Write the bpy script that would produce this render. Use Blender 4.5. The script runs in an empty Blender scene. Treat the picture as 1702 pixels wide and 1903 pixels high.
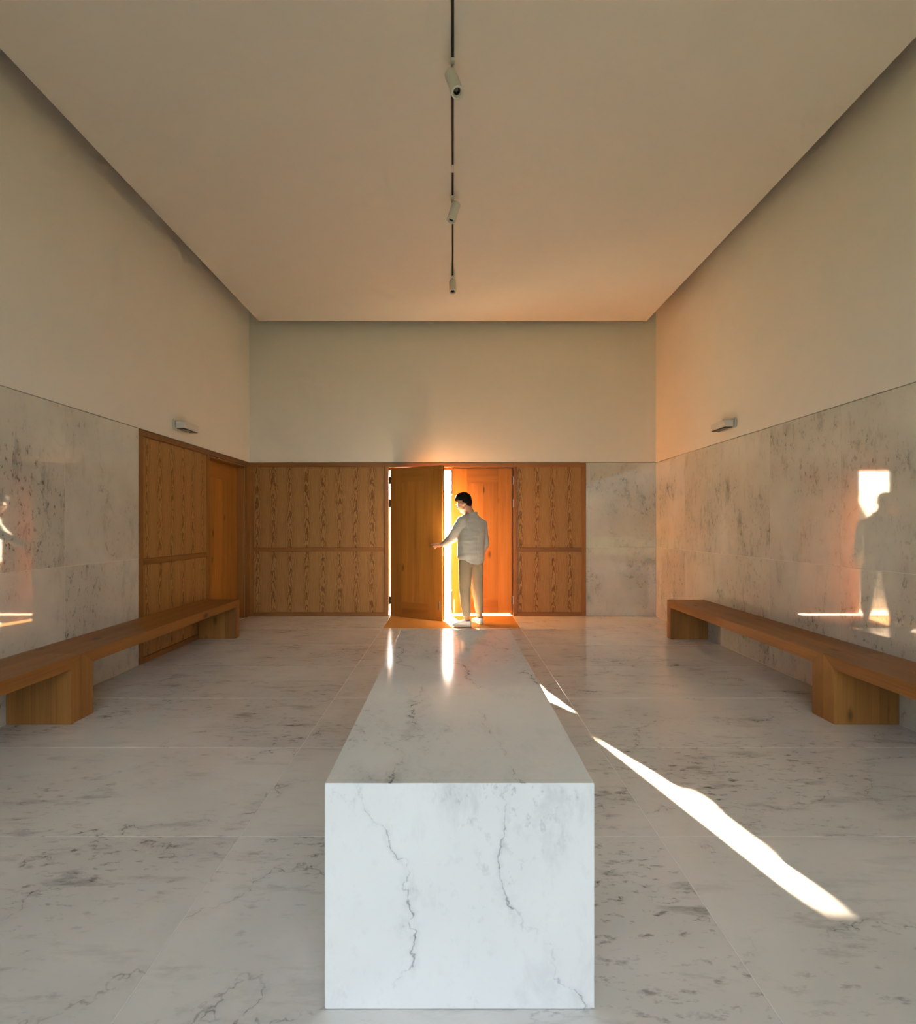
import bpy, bmesh, math, random
from mathutils import Vector, Matrix, Euler, noise as mnoise

random.seed(7)
sc = bpy.context.scene
C = sc.collection

# ---------------------------------------------------------------- camera
cam_d = bpy.data.cameras.new('camera')
cam_d.sensor_fit = 'AUTO'
cam_d.sensor_width = 36.0
cam_d.lens = 980.0 / 1903.0 * 36.0
cam_d.shift_x = 10.0 / 1903.0
cam_d.shift_y = 25.5 / 1903.0
cam_d.clip_start = 0.02
cam = bpy.data.objects.new('camera', cam_d)
C.objects.link(cam)
cam.location = (0, 0, 1.35)
cam.rotation_euler = (math.pi / 2, 0, 0)
sc.camera = cam

# ---------------------------------------------------------------- world, sun, exposure
SUN_DIR = Vector((0.250, -1.0, -0.335)).normalized()      # the way the light travels
world = bpy.data.worlds.new('world')
sc.world = world
world.use_nodes = True
wn = world.node_tree
for n in list(wn.nodes):
    wn.nodes.remove(n)
w_out = wn.nodes.new('ShaderNodeOutputWorld')
w_bg = wn.nodes.new('ShaderNodeBackground')
w_sky = wn.nodes.new('ShaderNodeTexSky')
w_sky.sky_type = 'NISHITA'
w_sky.sun_disc = False
w_sky.sun_elevation = math.radians(20)
w_sky.sun_rotation = math.radians(-13)
w_sky.air_density = 1.0
w_sky.dust_density = 3.0
w_mix = wn.nodes.new('ShaderNodeMix')
w_mix.data_type = 'RGBA'
w_mix.inputs[0].default_value = 0.45
w_hsv = wn.nodes.new('ShaderNodeHueSaturation')
w_hsv.inputs['Saturation'].default_value = 0.47
wn.links.new(w_sky.outputs[0], w_hsv.inputs['Color'])
wn.links.new(w_hsv.outputs[0], w_bg.inputs['Color'])
w_bg.inputs['Strength'].default_value = 0.50
wn.links.new(w_bg.outputs[0], w_out.inputs['Surface'])
wn.nodes.remove(w_mix)

sun_d = bpy.data.lights.new('sun', 'SUN')
sun_d.energy = 118.0
sun_d.angle = 0.011
sun_d.color = (1.0, 0.79, 0.55)
sun = bpy.data.objects.new('sun', sun_d)
C.objects.link(sun)
sun.rotation_euler = SUN_DIR.to_track_quat('-Z', 'Y').to_euler()
sun.location = (-6, 20, 10)

sc.view_settings.view_transform = 'Standard'
sc.view_settings.look = 'None'
sc.view_settings.exposure = 1.0
sc.view_settings.gamma = 1.0
sc.view_settings.use_curve_mapping = False
sc.cycles.use_denoising = True
sc.cycles.max_bounces = 5
sc.cycles.diffuse_bounces = 4
sc.cycles.glossy_bounces = 3
sc.cycles.use_adaptive_sampling = True
sc.cycles.adaptive_min_samples = 16
sc.cycles.adaptive_threshold = 0.12
sc.cycles.sample_clamp_indirect = 60.0
sc.cycles.caustics_reflective = False
sc.cycles.caustics_refractive = False
sc.cycles.blur_glossy = 0.3

# sky light portals in the two openings of the room
def portal(name, loc, rot, sx, sy):
    d = bpy.data.lights.new(name, 'AREA')
    d.shape = 'RECTANGLE'
    d.size = sx
    d.size_y = sy
    d.cycles.is_portal = True
    o = bpy.data.objects.new(name, d)
    C.objects.link(o)
    o.location = loc
    o.rotation_euler = rot
    return o

REAR_Y = -2.4
RO_X0, RO_X1, RO_Z0, RO_Z1 = -2.0, 2.0, 0.0, 4.2
portal('sky_portal_rear', ((RO_X0 + RO_X1) / 2, REAR_Y - 0.28, (RO_Z0 + RO_Z1) / 2), (math.pi / 2, 0, 0),
       RO_X1 - RO_X0, RO_Z1 - RO_Z0)
portal('sky_portal_door', (-0.02, 8.22, 1.12), (-math.pi / 2, 0, 0), 1.86, 2.2)

# ---------------------------------------------------------------- dimensions
HW = 3.035            # half width of the room
D = 7.875             # far wall
WT = 2.29             # top of the wainscot
CZ = 4.316            # underside of the ceiling panel
CG = 0.225            # slot between ceiling panel and walls
TOPZ = 4.85           # top of the walls, above the slot
XJ = (-0.925, 0.897)
YJ = [2.289 + 0.92 * k for k in range(-5, 6)]

# ---------------------------------------------------------------- helpers: objects
def wpos(o):
    p = Vector((0, 0, 0))
    while o is not None:
        p += o.location
        o = o.parent
    return p

def link(name, me, mat, parent=None, loc=(0, 0, 0), smooth=False):
    o = bpy.data.objects.new(name, me)
    C.objects.link(o)
    if mat is not None and len(me.materials) == 0:
        me.materials.append(mat)
    loc = Vector(loc)
    if parent is not None:
        o.parent = parent
        loc = loc - wpos(parent)
    o.location = loc
    if smooth:
        for p in me.polygons:
            p.use_smooth = True
    return o

def box_bm(bm, lo, hi, off=Vector((0, 0, 0))):
    lo, hi = Vector(lo) - off, Vector(hi) - off
    vs = [bm.verts.new((x, y, z)) for z in (lo.z, hi.z) for y in (lo.y, hi.y) for x in (lo.x, hi.x)]
    for f in ((0, 2, 3, 1), (4, 5, 7, 6), (0, 1, 5, 4), (2, 6, 7, 3), (0, 4, 6, 2), (1, 3, 7, 5)):
        bm.faces.new([vs[i] for i in f])

def box(name, lo, hi, mat, parent=None, bevel=0.0, seg=1):
    c = (Vector(lo) + Vector(hi)) / 2
    bm = bmesh.new()
    box_bm(bm, lo, hi, c)
    if bevel > 0:
        bmesh.ops.bevel(bm, geom=list(bm.edges), offset=bevel, segments=seg, profile=0.5, affect='EDGES')
    me = bpy.data.meshes.new(name)
    bm.to_mesh(me)
    bm.free()
    return link(name, me, mat, parent, c)

def boxes(name, spans, mat, parent=None, origin=(0, 0, 0), bevel=0.0):
    bm = bmesh.new()
    for lo, hi in spans:
        box_bm(bm, lo, hi, Vector(origin))
    if bevel > 0:
        bmesh.ops.bevel(bm, geom=list(bm.edges), offset=bevel, segments=1, profile=0.5, affect='EDGES')
    me = bpy.data.meshes.new(name)
    bm.to_mesh(me)
    bm.free()
    return link(name, me, mat, parent, origin)

def prism(name, pts, axis, a, b, mat, parent=None, bevel=0.0):
    """Polygon pts (two coordinates in the plane across axis) extruded from a to b along the axis."""
    bm = bmesh.new()
    def mk(p, t):
        if axis == 0:
            return Vector((t, p[0], p[1]))
        if axis == 1:
            return Vector((p[0], t, p[1]))
        return Vector((p[0], p[1], t))
    allp = [mk(p, t) for p in pts for t in (a, b)]
    c = Vector([(min(q[i] for q in allp) + max(q[i] for q in allp)) / 2 for i in range(3)])
    v0 = [bm.verts.new(mk(p, a) - c) for p in pts]
    v1 = [bm.verts.new(mk(p, b) - c) for p in pts]
    n = len(pts)
    bm.faces.new(v0)
    bm.faces.new(list(reversed(v1)))
    for i in range(n):
        bm.faces.new((v0[i], v1[i], v1[(i + 1) % n], v0[(i + 1) % n]))
    bmesh.ops.recalc_face_normals(bm, faces=list(bm.faces))
    if bevel > 0:
        bmesh.ops.bevel(bm, geom=list(bm.edges), offset=bevel, segments=2, profile=0.6, affect='EDGES')
    me = bpy.data.meshes.new(name)
    bm.to_mesh(me)
    bm.free()
    return link(name, me, mat, parent, c)

def lathe(name, prof, mat, parent=None, loc=(0, 0, 0), n=32, smooth_angle=40):
    """Profile of (radius, z) turned about the local Z axis."""
    bm = bmesh.new()
    rings = []
    for r, z in prof:
        if r < 1e-6:
            rings.append([bm.verts.new((0, 0, z))])
        else:
            rings.append([bm.verts.new((r * math.cos(2 * math.pi * i / n), r * math.sin(2 * math.pi * i / n), z)) for i in range(n)])
    for a, b in zip(rings[:-1], rings[1:]):
        for i in range(n):
            j = (i + 1) % n
            if len(a) == 1 and len(b) == 1:
                continue
            if len(a) == 1:
                bm.faces.new((a[0], b[j], b[i]))
            elif len(b) == 1:
                bm.faces.new((a[i], a[j], b[0]))
            else:
                bm.faces.new((a[i], a[j], b[j], b[i]))
    bmesh.ops.recalc_face_normals(bm, faces=list(bm.faces))
    me = bpy.data.meshes.new(name)
    bm.to_mesh(me)
    bm.free()
    for p in me.polygons:
        p.use_smooth = True
    me.set_sharp_from_angle(angle=math.radians(smooth_angle))
    return link(name, me, mat, parent, loc)

def empty(name, loc):
    o = bpy.data.objects.new(name, None)
    C.objects.link(o)
    o.location = loc
    o.empty_display_size = 0.1
    return o

def tag(o, label, cat, group=None, kind=None):
    o['label'] = label
    o['category'] = cat
    if group:
        o['group'] = group
    if kind:
        o['kind'] = kind
    return o

# ---------------------------------------------------------------- helpers: materials
class NT:
    def __init__(self, name):
        self.m = bpy.data.materials.new(name)
        self.m.use_nodes = True
        self.t = self.m.node_tree
        self.b = self.t.nodes['Principled BSDF']
    def n(self, typ, **kw):
        x = self.t.nodes.new(typ)
        for k, v in kw.items():
            setattr(x, k, v)
        return x
    def set(self, sock, v):
        if hasattr(v, 'is_output') or isinstance(v, bpy.types.NodeSocket):
            self.t.links.new(v, sock)
        else:
            sock.default_value = v
    def math(self, op, a, b=0.0, c=0.0, clamp=False):
        x = self.n('ShaderNodeMath', operation=op)
        x.use_clamp = clamp
        self.set(x.inputs[0], a)
        self.set(x.inputs[1], b)
        self.set(x.inputs[2], c)
        return x.outputs[0]
    def vmath(self, op, a, b=(0, 0, 0)):
        if op == 'SCALE2':
            x = self.n('ShaderNodeVectorMath', operation='SCALE')
            self.set(x.inputs[0], a)
            self.set(x.inputs['Scale'], b)
            return x.outputs[0]
        x = self.n('ShaderNodeVectorMath', operation=op)
        self.set(x.inputs[0], a)
        self.set(x.inputs[1], b)
        return x.outputs[0]
    def coords(self, spread=31.7):
        tc = self.n('ShaderNodeTexCoord')
        oi = self.n('ShaderNodeObjectInfo')
        r = self.math('MULTIPLY', oi.outputs['Random'], spread)
        r2 = self.math('MULTIPLY', oi.outputs['Random'], spread * 1.7)
        cx = self.n('ShaderNodeCombineXYZ')
        self.set(cx.inputs[0], r)
        self.set(cx.inputs[1], r2)
        self.set(cx.inputs[2], r)
        return self.vmath('ADD', tc.outputs['Object'], cx.outputs[0]), tc.outputs['Object'], oi.outputs['Random']
    def mapping(self, v, rot=(0, 0, 0), scale=(1, 1, 1)):
        x = self.n('ShaderNodeMapping')
        self.set(x.inputs['Vector'], v)
        x.inputs['Rotation'].default_value = rot
        x.inputs['Scale'].default_value = scale
        return x.outputs[0]
    def noise(self, v, scale, detail=4.0, rough=0.55, dist=0.0):
        x = self.n('ShaderNodeTexNoise')
        self.set(x.inputs['Vector'], v)
        x.inputs['Scale'].default_value = scale
        x.inputs['Detail'].default_value = detail
        x.inputs['Roughness'].default_value = rough
        x.inputs['Distortion'].default_value = dist
        return x.outputs['Fac']
    def ramp(self, f, stops):
        x = self.n('ShaderNodeValToRGB')
        el = x.color_ramp.elements
        while len(el) < len(stops):
            el.new(0.5)
        for e, (p, c) in zip(el, stops):
            e.position = p
            e.color = (c[0], c[1], c[2], 1) if isinstance(c, tuple) else (c, c, c, 1)
        self.set(x.inputs[0], f)
        return x.outputs[0]
    def maprange(self, v, a, b, c, d):
        x = self.n('ShaderNodeMapRange')
        self.set(x.inputs[0], v)
        for i, q in enumerate((a, b, c, d)):
            x.inputs[i + 1].default_value = q
        return x.outputs[0]
    def mix(self, f, a, b):
        x = self.n('ShaderNodeMix', data_type='RGBA')
        self.set(x.inputs[0], f)
        self.set(x.inputs[6], a if not isinstance(a, tuple) else (*a, 1))
        self.set(x.inputs[7], b if not isinstance(b, tuple) else (*b, 1))
        return x.outputs[2]
    def bump(self, h, strength=0.2, dist=0.002):
        x = self.n('ShaderNodeBump')
        x.inputs['Strength'].default_value = strength
        x.inputs['Distance'].default_value = dist
        self.set(x.inputs['Height'], h)
        self.set(self.b.inputs['Normal'], x.outputs[0])
    def out(self, col, rough, metal=0.0, ior=1.5, spec=0.5):
        self.set(self.b.inputs['Base Color'], col if not isinstance(col, tuple) else (*col, 1))
        self.set(self.b.inputs['Roughness'], rough)
        self.b.inputs['Metallic'].default_value = metal
        self.b.inputs['IOR'].default_value = ior
        self.b.inputs['Specular IOR Level'].default_value = spec
        return self.m

def marble(name, base, dark, rot, stretch, rough=0.1, ior=1.5, streak_amt=0.55, vein_amt=0.6, speck_amt=0.6,
           cloud=0.25, vein_map=(1, 1, 1), vein_scale=1.6, dense=0.56, fine=9.0):
    """White marble: soft clouds, dashes drawn out along one way, pepper in patches and a few thin cracks."""
    k = NT(name)
    v, vo, rnd = k.coords()
    big = k.noise(v, 1.25, 3.0, 0.6)
    patch = k.maprange(big, 0.44, 0.66, 0.0, 1.0)
    sv = k.mapping(v, rot, stretch)
    st = k.noise(sv, 3.2, 5.0, 0.68, 0.25)
    streak = k.math('MULTIPLY', k.maprange(st, dense, dense + 0.2, 0.0, 1.0), k.math('ADD', k.math('MULTIPLY', patch, 0.72), 0.28))
    fn = k.noise(k.mapping(v, rot, tuple(0.5 * q + 0.5 for q in stretch)), fine, 3.0, 0.7)
    speck = k.math('MULTIPLY', k.maprange(fn, 0.57, 0.72, 0.0, 1.0), k.math('ADD', patch, 0.08))
    dt = k.n('ShaderNodeVectorMath', operation='DOT_PRODUCT')
    k.set(dt.inputs[0], v)
    dt.inputs[1].default_value = vein_map
    wob = k.noise(v, vein_scale, 6.0, 0.58)
    ph = k.math('MULTIPLY_ADD', wob, 2.6, dt.outputs['Value'])
    line = k.math('ABSOLUTE', k.math('SUBTRACT', k.math('FRACT', ph), 0.5))
    vein = k.math('ADD', k.maprange(line, 0.0, 0.014, 1.0, 0.0), k.maprange(line, 0.0, 0.10, 0.25, 0.0))
    brk = k.noise(k.vmath('ADD', v, (3.1, 8.2, 5.7)), 2.4, 3.0, 0.6)
    vein = k.math('MULTIPLY', vein, k.math('MULTIPLY', k.maprange(brk, 0.40, 0.58, 0.0, 1.0), k.maprange(fn, 0.38, 0.58, 0.1, 1.0)))
    tot = k.math('MULTIPLY_ADD', streak, streak_amt, k.math('MULTIPLY', vein, vein_amt))
    tot = k.math('MULTIPLY_ADD', speck, speck_amt, tot)
    tot = k.math('ADD', tot, k.maprange(big, 0.34, 0.7, 0.0, cloud), clamp=True)
    col = k.mix(tot, base, dark)
    tv = k.maprange(rnd, 0.0, 1.0, 0.955, 1.02)
    return k.out(k.vmath('SCALE2', col, tv), rough, ior=ior)

def wood(name, axis, light, dark, rough=0.42, knots=0.0, scale=1.0, spec=0.4):
    """Solid timber, grain along axis 0/1/2."""
    k = NT(name)
    v, vo, rnd = k.coords()
    s = [9.0 * scale] * 3
    s[axis] = 0.55 * scale
    base = k.noise(k.mapping(v, (0, 0, 0), tuple(s)), 1.0, 5.0, 0.6, 0.35)
    s2 = [70.0] * 3
    s2[axis] = 1.6
    pores = k.noise(k.mapping(v, (0, 0, 0), tuple(s2)), 1.0, 3.0, 0.6)
    s3 = [2.2] * 3
    s3[axis] = 0.25
    tone = k.noise(k.mapping(v, (0, 0, 0), tuple(s3)), 1.0, 2.0, 0.5)
    f = k.math('ADD', k.math('MULTIPLY', k.maprange(base, 0.3, 0.7, 0, 1), 0.5), k.math('MULTIPLY', k.maprange(tone, 0.3, 0.7, 0, 1), 0.35))
    f = k.math('ADD', f, k.math('MULTIPLY', k.maprange(pores, 0.52, 0.75, 0, 1), 0.3), clamp=True)
    col = k.mix(f, light, dark)
    if knots > 0:
        sk = [4.6] * 3
        sk[axis] = 2.0
        kv = k.n('ShaderNodeTexVoronoi')
        k.set(kv.inputs['Vector'], k.mapping(k.vmath('ADD', v, (0.3, 0.3, 0.3)), (0, 0, 0), tuple(sk)))
        kv.inputs['Scale'].default_value = 1.0
        kv.inputs['Randomness'].default_value = 1.0
        dd = k.math('ADD', kv.outputs['Distance'], k.math('MULTIPLY', k.math('SUBTRACT', base, 0.5), 0.12))
        kn = k.maprange(dd, 0.04, 0.15, knots, 0.0)
        wn_ = k.n('ShaderNodeTexWhiteNoise')
        k.set(wn_.inputs['Vector'], kv.outputs['Position'])
        kn = k.math('MULTIPLY', kn, k.math('GREATER_THAN', wn_.outputs['Value'], 0.38))
        col = k.mix(kn, col, tuple(0.18 * c for c in dark))
    tv = k.maprange(rnd, 0.0, 1.0, 0.80, 1.12)
    mul = k.n('ShaderNodeMix', data_type='RGBA', blend_type='MULTIPLY')
    mul.inputs[0].default_value = 1.0
    k.set(mul.inputs[6], col)
    cc = k.n('ShaderNodeCombineColor')
    for i in range(3):
        k.set(cc.inputs[i], tv)
    k.set(mul.inputs[7], cc.outputs[0])
    k.bump(pores, 0.12, 0.001)
    return k.out(mul.outputs[2], rough, spec=spec)

def veneer(name, across, light, dark, leaf=0.245):
    """Crown-cut veneer leaves side by side: nested arches up the middle of each leaf, straight lines between."""
    k = NT(name)
    tc = k.n('ShaderNodeTexCoord')
    oi = k.n('ShaderNodeObjectInfo')
    sep = k.n('ShaderNodeSeparateXYZ')
    k.set(sep.inputs[0], tc.outputs['Object'])
    x = sep.outputs[across]
    z = sep.outputs[2]
    rnd = oi.outputs['Random']
    cxv = k.n('ShaderNodeCombineXYZ')
    k.set(cxv.inputs[0], k.math('MULTIPLY', x, 5.0))
    k.set(cxv.inputs[1], k.math('MULTIPLY', z, 1.3))
    k.set(cxv.inputs[2], k.math('MULTIPLY', rnd, 9.0))
    warp = k.noise(cxv.outputs[0], 1.0, 3.0, 0.6)
    cx2 = k.n('ShaderNodeCombineXYZ')
    k.set(cx2.inputs[0], k.math('MULTIPLY', x, 22.0))
    k.set(cx2.inputs[1], k.math('MULTIPLY', z, 9.0))
    k.set(cx2.inputs[2], rnd)
    warp2 = k.noise(cx2.outputs[0], 1.0, 3.0, 0.6)
    xs = k.math('ADD', x, k.math('MULTIPLY', k.math('SUBTRACT', warp, 0.5), 0.10))
    u = k.math('DIVIDE', k.math('ADD', xs, 10.11), leaf)
    fl = k.math('FLOOR', u)
    fr = k.math('SUBTRACT', k.math('SUBTRACT', u, fl), 0.5)           # -0.5 .. 0.5 in the leaf
    q = k.math('MULTIPLY', k.math('MULTIPLY', fr, fr), 44.0)
    ph = k.math('ADD', k.math('MULTIPLY', z, 4.6), q)
    ph = k.math('ADD', ph, k.math('MULTIPLY', warp2, 2.4))
    ph = k.math('ADD', ph, k.math('MULTIPLY', fl, 0.37))
    ring = k.math('SINE', k.math('MULTIPLY', ph, 6.283))
    ring = k.maprange(ring, -0.3, 1.0, 0.0, 1.0)
    mid = k.maprange(k.math('ABSOLUTE', fr), 0.10, 0.36, 1.0, 0.3)
    cx3 = k.n('ShaderNodeCombineXYZ')
    k.set(cx3.inputs[0], k.math('MULTIPLY', x, 210.0))
    k.set(cx3.inputs[1], k.math('MULTIPLY', z, 5.0))
    k.set(cx3.inputs[2], rnd)
    pores = k.noise(cx3.outputs[0], 1.0, 3.0, 0.65)
    f = k.math('MULTIPLY', k.math('MULTIPLY', ring, mid), 0.8)
    f = k.math('ADD', f, k.math('MULTIPLY', k.maprange(pores, 0.42, 0.68, 0, 1), 0.45), clamp=True)
    col = k.mix(f, light, dark)
    k.bump(pores, 0.15, 0.001)
    return k.out(col, 0.5, spec=0.35)

def plain(name, col, rough=0.5, metal=0.0, spec=0.5, vary=0.0, scale=20.0, bump=0.0):
    k = NT(name)
    v, vo, rnd = k.coords(3.0)
    nz = k.noise(v, scale, 4.0, 0.6)
    c = k.mix(k.maprange(nz, 0.3, 0.7, 0.0, 1.0), tuple(max(0, q * (1 - vary)) for q in col), tuple(min(1, q * (1 + vary)) for q in col))
    if bump > 0:
        k.bump(nz, bump, 0.002)
    return k.out(c, rough, metal, spec=spec)

M_FLOOR = marble('floor_marble', (0.87, 0.85, 0.82), (0.15, 0.14, 0.14), (0, 0, 0.30), (0.8, 3.2, 1.0), rough=0.14,
                 streak_amt=0.75, vein_amt=0.52, speck_amt=0.66, cloud=0.2, vein_map=(-0.55, 1.5, 0.0), vein_scale=1.3, dense=0.55, fine=15.0)
M_WALLX = marble('wall_marble', (0.70, 0.675, 0.60), (0.15, 0.145, 0.12), (0.45, 0, 0), (1.0, 2.6, 1.0), rough=0.035, ior=1.65,
                 streak_amt=0.62, vein_amt=0.5, speck_amt=0.7, cloud=0.3, vein_map=(0.0, 1.2, 0.7), vein_scale=1.6, dense=0.54, fine=17.0)
M_WALLY = marble('far_wall_marble', (0.66, 0.645, 0.57), (0.15, 0.15, 0.12), (0, 0.6, 0), (2.0, 1.0, 1.2), rough=0.05, ior=1.65,
                 streak_amt=0.62, vein_amt=0.5, speck_amt=0.7, cloud=0.34, vein_map=(1.2, 0.0, 0.7), vein_scale=1.6, dense=0.54, fine=17.0)
M_BLOCK = marble('block_marble', (0.87, 0.875, 0.87), (0.20, 0.205, 0.22), (0, 0.16, 0.12), (1.9, 1.2, 0.9), rough=0.09,
                 streak_amt=0.5, vein_amt=0.95, speck_amt=0.6, cloud=0.17, vein_map=(2.9, 0.35, 0.75), vein_scale=1.4, dense=0.53, fine=22.0)
M_GROUT = plain('grout', (0.85, 0.82, 0.77), 0.8, vary=0.05)
M_PLASTER = plain('plaster', (0.80, 0.755, 0.68), 0.92, spec=0.2, vary=0.012, scale=3.0, bump=0.03)
M_CEIL = plain('ceiling_plaster', (0.80, 0.755, 0.68), 0.92, spec=0.2, vary=0.01, scale=3.0, bump=0.02)
OAK_L, OAK_D = (0.35, 0.150, 0.031), (0.185, 0.068, 0.010)
M_OAKX = wood('oak_along_x', 0, OAK_L, OAK_D)
M_OAKY = wood('oak_along_y', 1, OAK_L, OAK_D)
M_OAKZ = wood('oak_upright', 2, OAK_L, OAK_D)
M_DOORZ = wood('door_oak_upright', 2, (0.50, 0.215, 0.040), (0.25, 0.092, 0.013), 0.48, knots=0.75, spec=0.25)
M_DOORX = wood('door_oak_level', 0, (0.46, 0.19, 0.036), (0.23, 0.082, 0.012), 0.48, spec=0.25)
M_DOORY = wood('side_door_oak_level', 1, (0.46, 0.19, 0.036), (0.23, 0.082, 0.012), 0.48, spec=0.25)
M_BENCHY = wood('bench_oak', 1, (0.42, 0.180, 0.040), (0.18, 0.066, 0.011), 0.40, knots=0.8, spec=0.35)
M_BENCHZ = wood('bench_leg_oak', 2, (0.42, 0.190, 0.045), (0.19, 0.076, 0.013), 0.4, knots=0.8)
M_VENX = veneer('veneer_far', 0, (0.43, 0.228, 0.072), (0.17, 0.070, 0.014))
M_VENY = veneer('veneer_side', 1, (0.43, 0.228, 0.072), (0.17, 0.070, 0.014), 0.235)
M_WHITE = plain('white_lacquer', (0.66, 0.63, 0.58), 0.45, vary=0.01)
M_DARKM = plain('dark_metal', (0.035, 0.028, 0.024), 0.45, 0.4, vary=0.1)
M_STEEL = plain('brushed_steel', (0.62, 0.58, 0.54), 0.28, 1.0, vary=0.05)
M_BLACK = plain('black_slot', (0.02, 0.018, 0.016), 0.7, vary=0.1)
M_LENS = plain('lamp_lens', (0.30, 0.28, 0.25), 0.15, 0.6, vary=0.2)
M_GLASS_D = plain('lamp_glass', (0.10, 0.085, 0.06), 0.25, vary=0.1)
M_MAT = plain('coir', (0.52, 0.255, 0.075), 0.95, spec=0.1, vary=0.25, scale=160.0, bump=0.6)
M_LAWN = plain('lawn', (0.10, 0.13, 0.06), 0.95, vary=0.3, scale=8.0)  # kept dark to weaken the bounce from the unseen rear ground
M_THRESH = plain('threshold_stone', (0.62, 0.56, 0.48), 0.7, vary=0.05)
M_PAVE = plain('paving', (0.66, 0.57, 0.44), 0.85, vary=0.1, scale=3.0)
M_STUCCO = plain('stucco', (0.66, 0.54, 0.38), 0.9, vary=0.06, scale=5.0)
M_ROOF = plain('roof_coping', (0.62, 0.56, 0.48), 0.85, vary=0.06)

# ---------------------------------------------------------------- room shell
S = 'structure'
LOW = 0.022          # thickness of floor slabs and wall slabs
# floor: bed with a slab for every tile
MATX0, MATX1, MATY0, MATY1 = -0.925, 0.897, 6.963, D
_fa, _fb, _ft = (-HW - 0.25, REAR_Y - 0.3), (HW + 0.25, D + 0.34), -0.0013
floor = boxes('floor', [((_fa[0], _fa[1], -0.16), (_fb[0], _fb[1], -LOW)),
                        ((_fa[0], _fa[1], -LOW), (MATX0, _fb[1], _ft)),
                        ((MATX1, _fa[1], -LOW), (_fb[0], _fb[1], _ft)),
                        ((MATX0, _fa[1], -LOW), (MATX1, MATY0 - 0.004, _ft)),
                        ((MATX0, MATY1, -LOW), (MATX1, _fb[1], _ft))], M_GROUT)
tag(floor, 'pale veined marble floor laid in long slabs', 'floor', kind=S)
xs = [-HW] + list(XJ) + [HW]
ys = [REAR_Y] + [y for y in YJ if REAR_Y + 0.1 < y < D - 0.1] + [D + 0.0]
G = 0.0019
for i in range(len(xs) - 1):
    for j in range(len(ys) - 1):
        x0, x1, y0, y1 = xs[i] + G, xs[i + 1] - G, ys[j] + G, ys[j + 1] - G
        if i == 1 and y0 > 6.5:
            continue
        if i == 1 and y1 > 6.5:
            y1 = MATY0 - 0.006
        box('floor_slab', (x0, y0, -LOW), (x1, y1, 0.0), M_FLOOR, floor, 0.0012)
# threshold strip behind the mat, under the doors
box('threshold', (MATX0 - 0.03, D + 0.002, -0.001), (MATX1 + 0.015, D + 0.33, 0.008), M_THRESH, floor, 0.002)

# ceiling: a panel that floats free of the walls, with the closed top of the slot above
ceiling = box('ceiling', (-HW + CG, REAR_Y + CG, CZ), (HW - CG, D - CG, CZ + 0.12), M_CEIL)
tag(ceiling, 'plain cream plaster ceiling with a dark gap along its edges', 'ceiling', kind=S)
box('slot_top', (-HW - 0.25, REAR_Y - 0.3, TOPZ), (HW + 0.25, D + 0.33, TOPZ + 0.15), M_CEIL, ceiling)

GAPZ = 0.006
SD0, SD1 = 6.583, 7.757         # opening of the side door in the left wall
WP0 = 5.098                     # where the oak panelling starts on the left wall
wall_left = boxes('wall_left', [((-HW - 0.25, REAR_Y, WT + GAPZ), (-HW, D, TOPZ)),
                                ((-HW - 0.25, REAR_Y, -0.02), (-HW - 0.0013, WP0, WT + GAPZ - 0.0062)),
                                ((-HW - 0.25, REAR_Y, -0.02), (-HW - LOW, SD0, WT + GAPZ)),
                                ((-HW - 0.25, SD1, -0.02), (-HW - LOW, D, WT + GAPZ)),
                                ((-HW - 0.25, SD0, 2.225), (-HW - LOW, SD1, WT + GAPZ)),
                                ((-HW - 0.25, SD0, -0.02), (-HW - 0.20, SD1, 2.225))], M_PLASTER, origin=(-HW, 0, 0))
tag(wall_left, 'left wall, cream plaster above polished grey marble slabs', 'wall', kind=S)
wall_right = boxes('wall_right', [((HW, REAR_Y, WT + GAPZ), (HW + 0.25, D, TOPZ)),
                                  ((HW + 0.0013, REAR_Y, -0.02), (HW + 0.25, D, WT)), ((HW + LOW, REAR_Y, -0.02), (HW + 0.25, D, WT + GAPZ))], M_PLASTER, origin=(HW, 0, 0))
tag(wall_right, 'right wall, cream plaster above polished grey marble slabs', 'wall', kind=S)
OX0, OX1, OZ1 = -0.957, 0.912, 2.226          # double door opening
wall_far = boxes('wall_far', [((-HW - 0.25, D, WT + GAPZ), (HW + 0.25, D + 0.33, TOPZ)),
                              ((-HW - 0.25, D + 0.03, -0.02), (-1.10, D + 0.33, WT + GAPZ)),
                              ((1.06, D + 0.03, -0.02), (HW + 0.25, D + 0.33, WT + GAPZ))], M_PLASTER, origin=(0, D, 0))
tag(wall_far, 'far wall, cream plaster above oak panelling and double doors', 'wall', kind=S)
wall_rear = boxes('wall_rear', [((-HW - 0.25, REAR_Y - 0.28, -0.02), (RO_X0, REAR_Y, TOPZ)),
                                ((RO_X1, REAR_Y - 0.28, -0.02), (HW + 0.25, REAR_Y, TOPZ)),
                                ((RO_X0, REAR_Y - 0.28, RO_Z1), (RO_X1, REAR_Y, TOPZ))], M_PLASTER, origin=(0, REAR_Y, 0))
tag(wall_rear, 'plaster wall behind the viewer with a wide open doorway', 'wall', kind=S)

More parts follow.
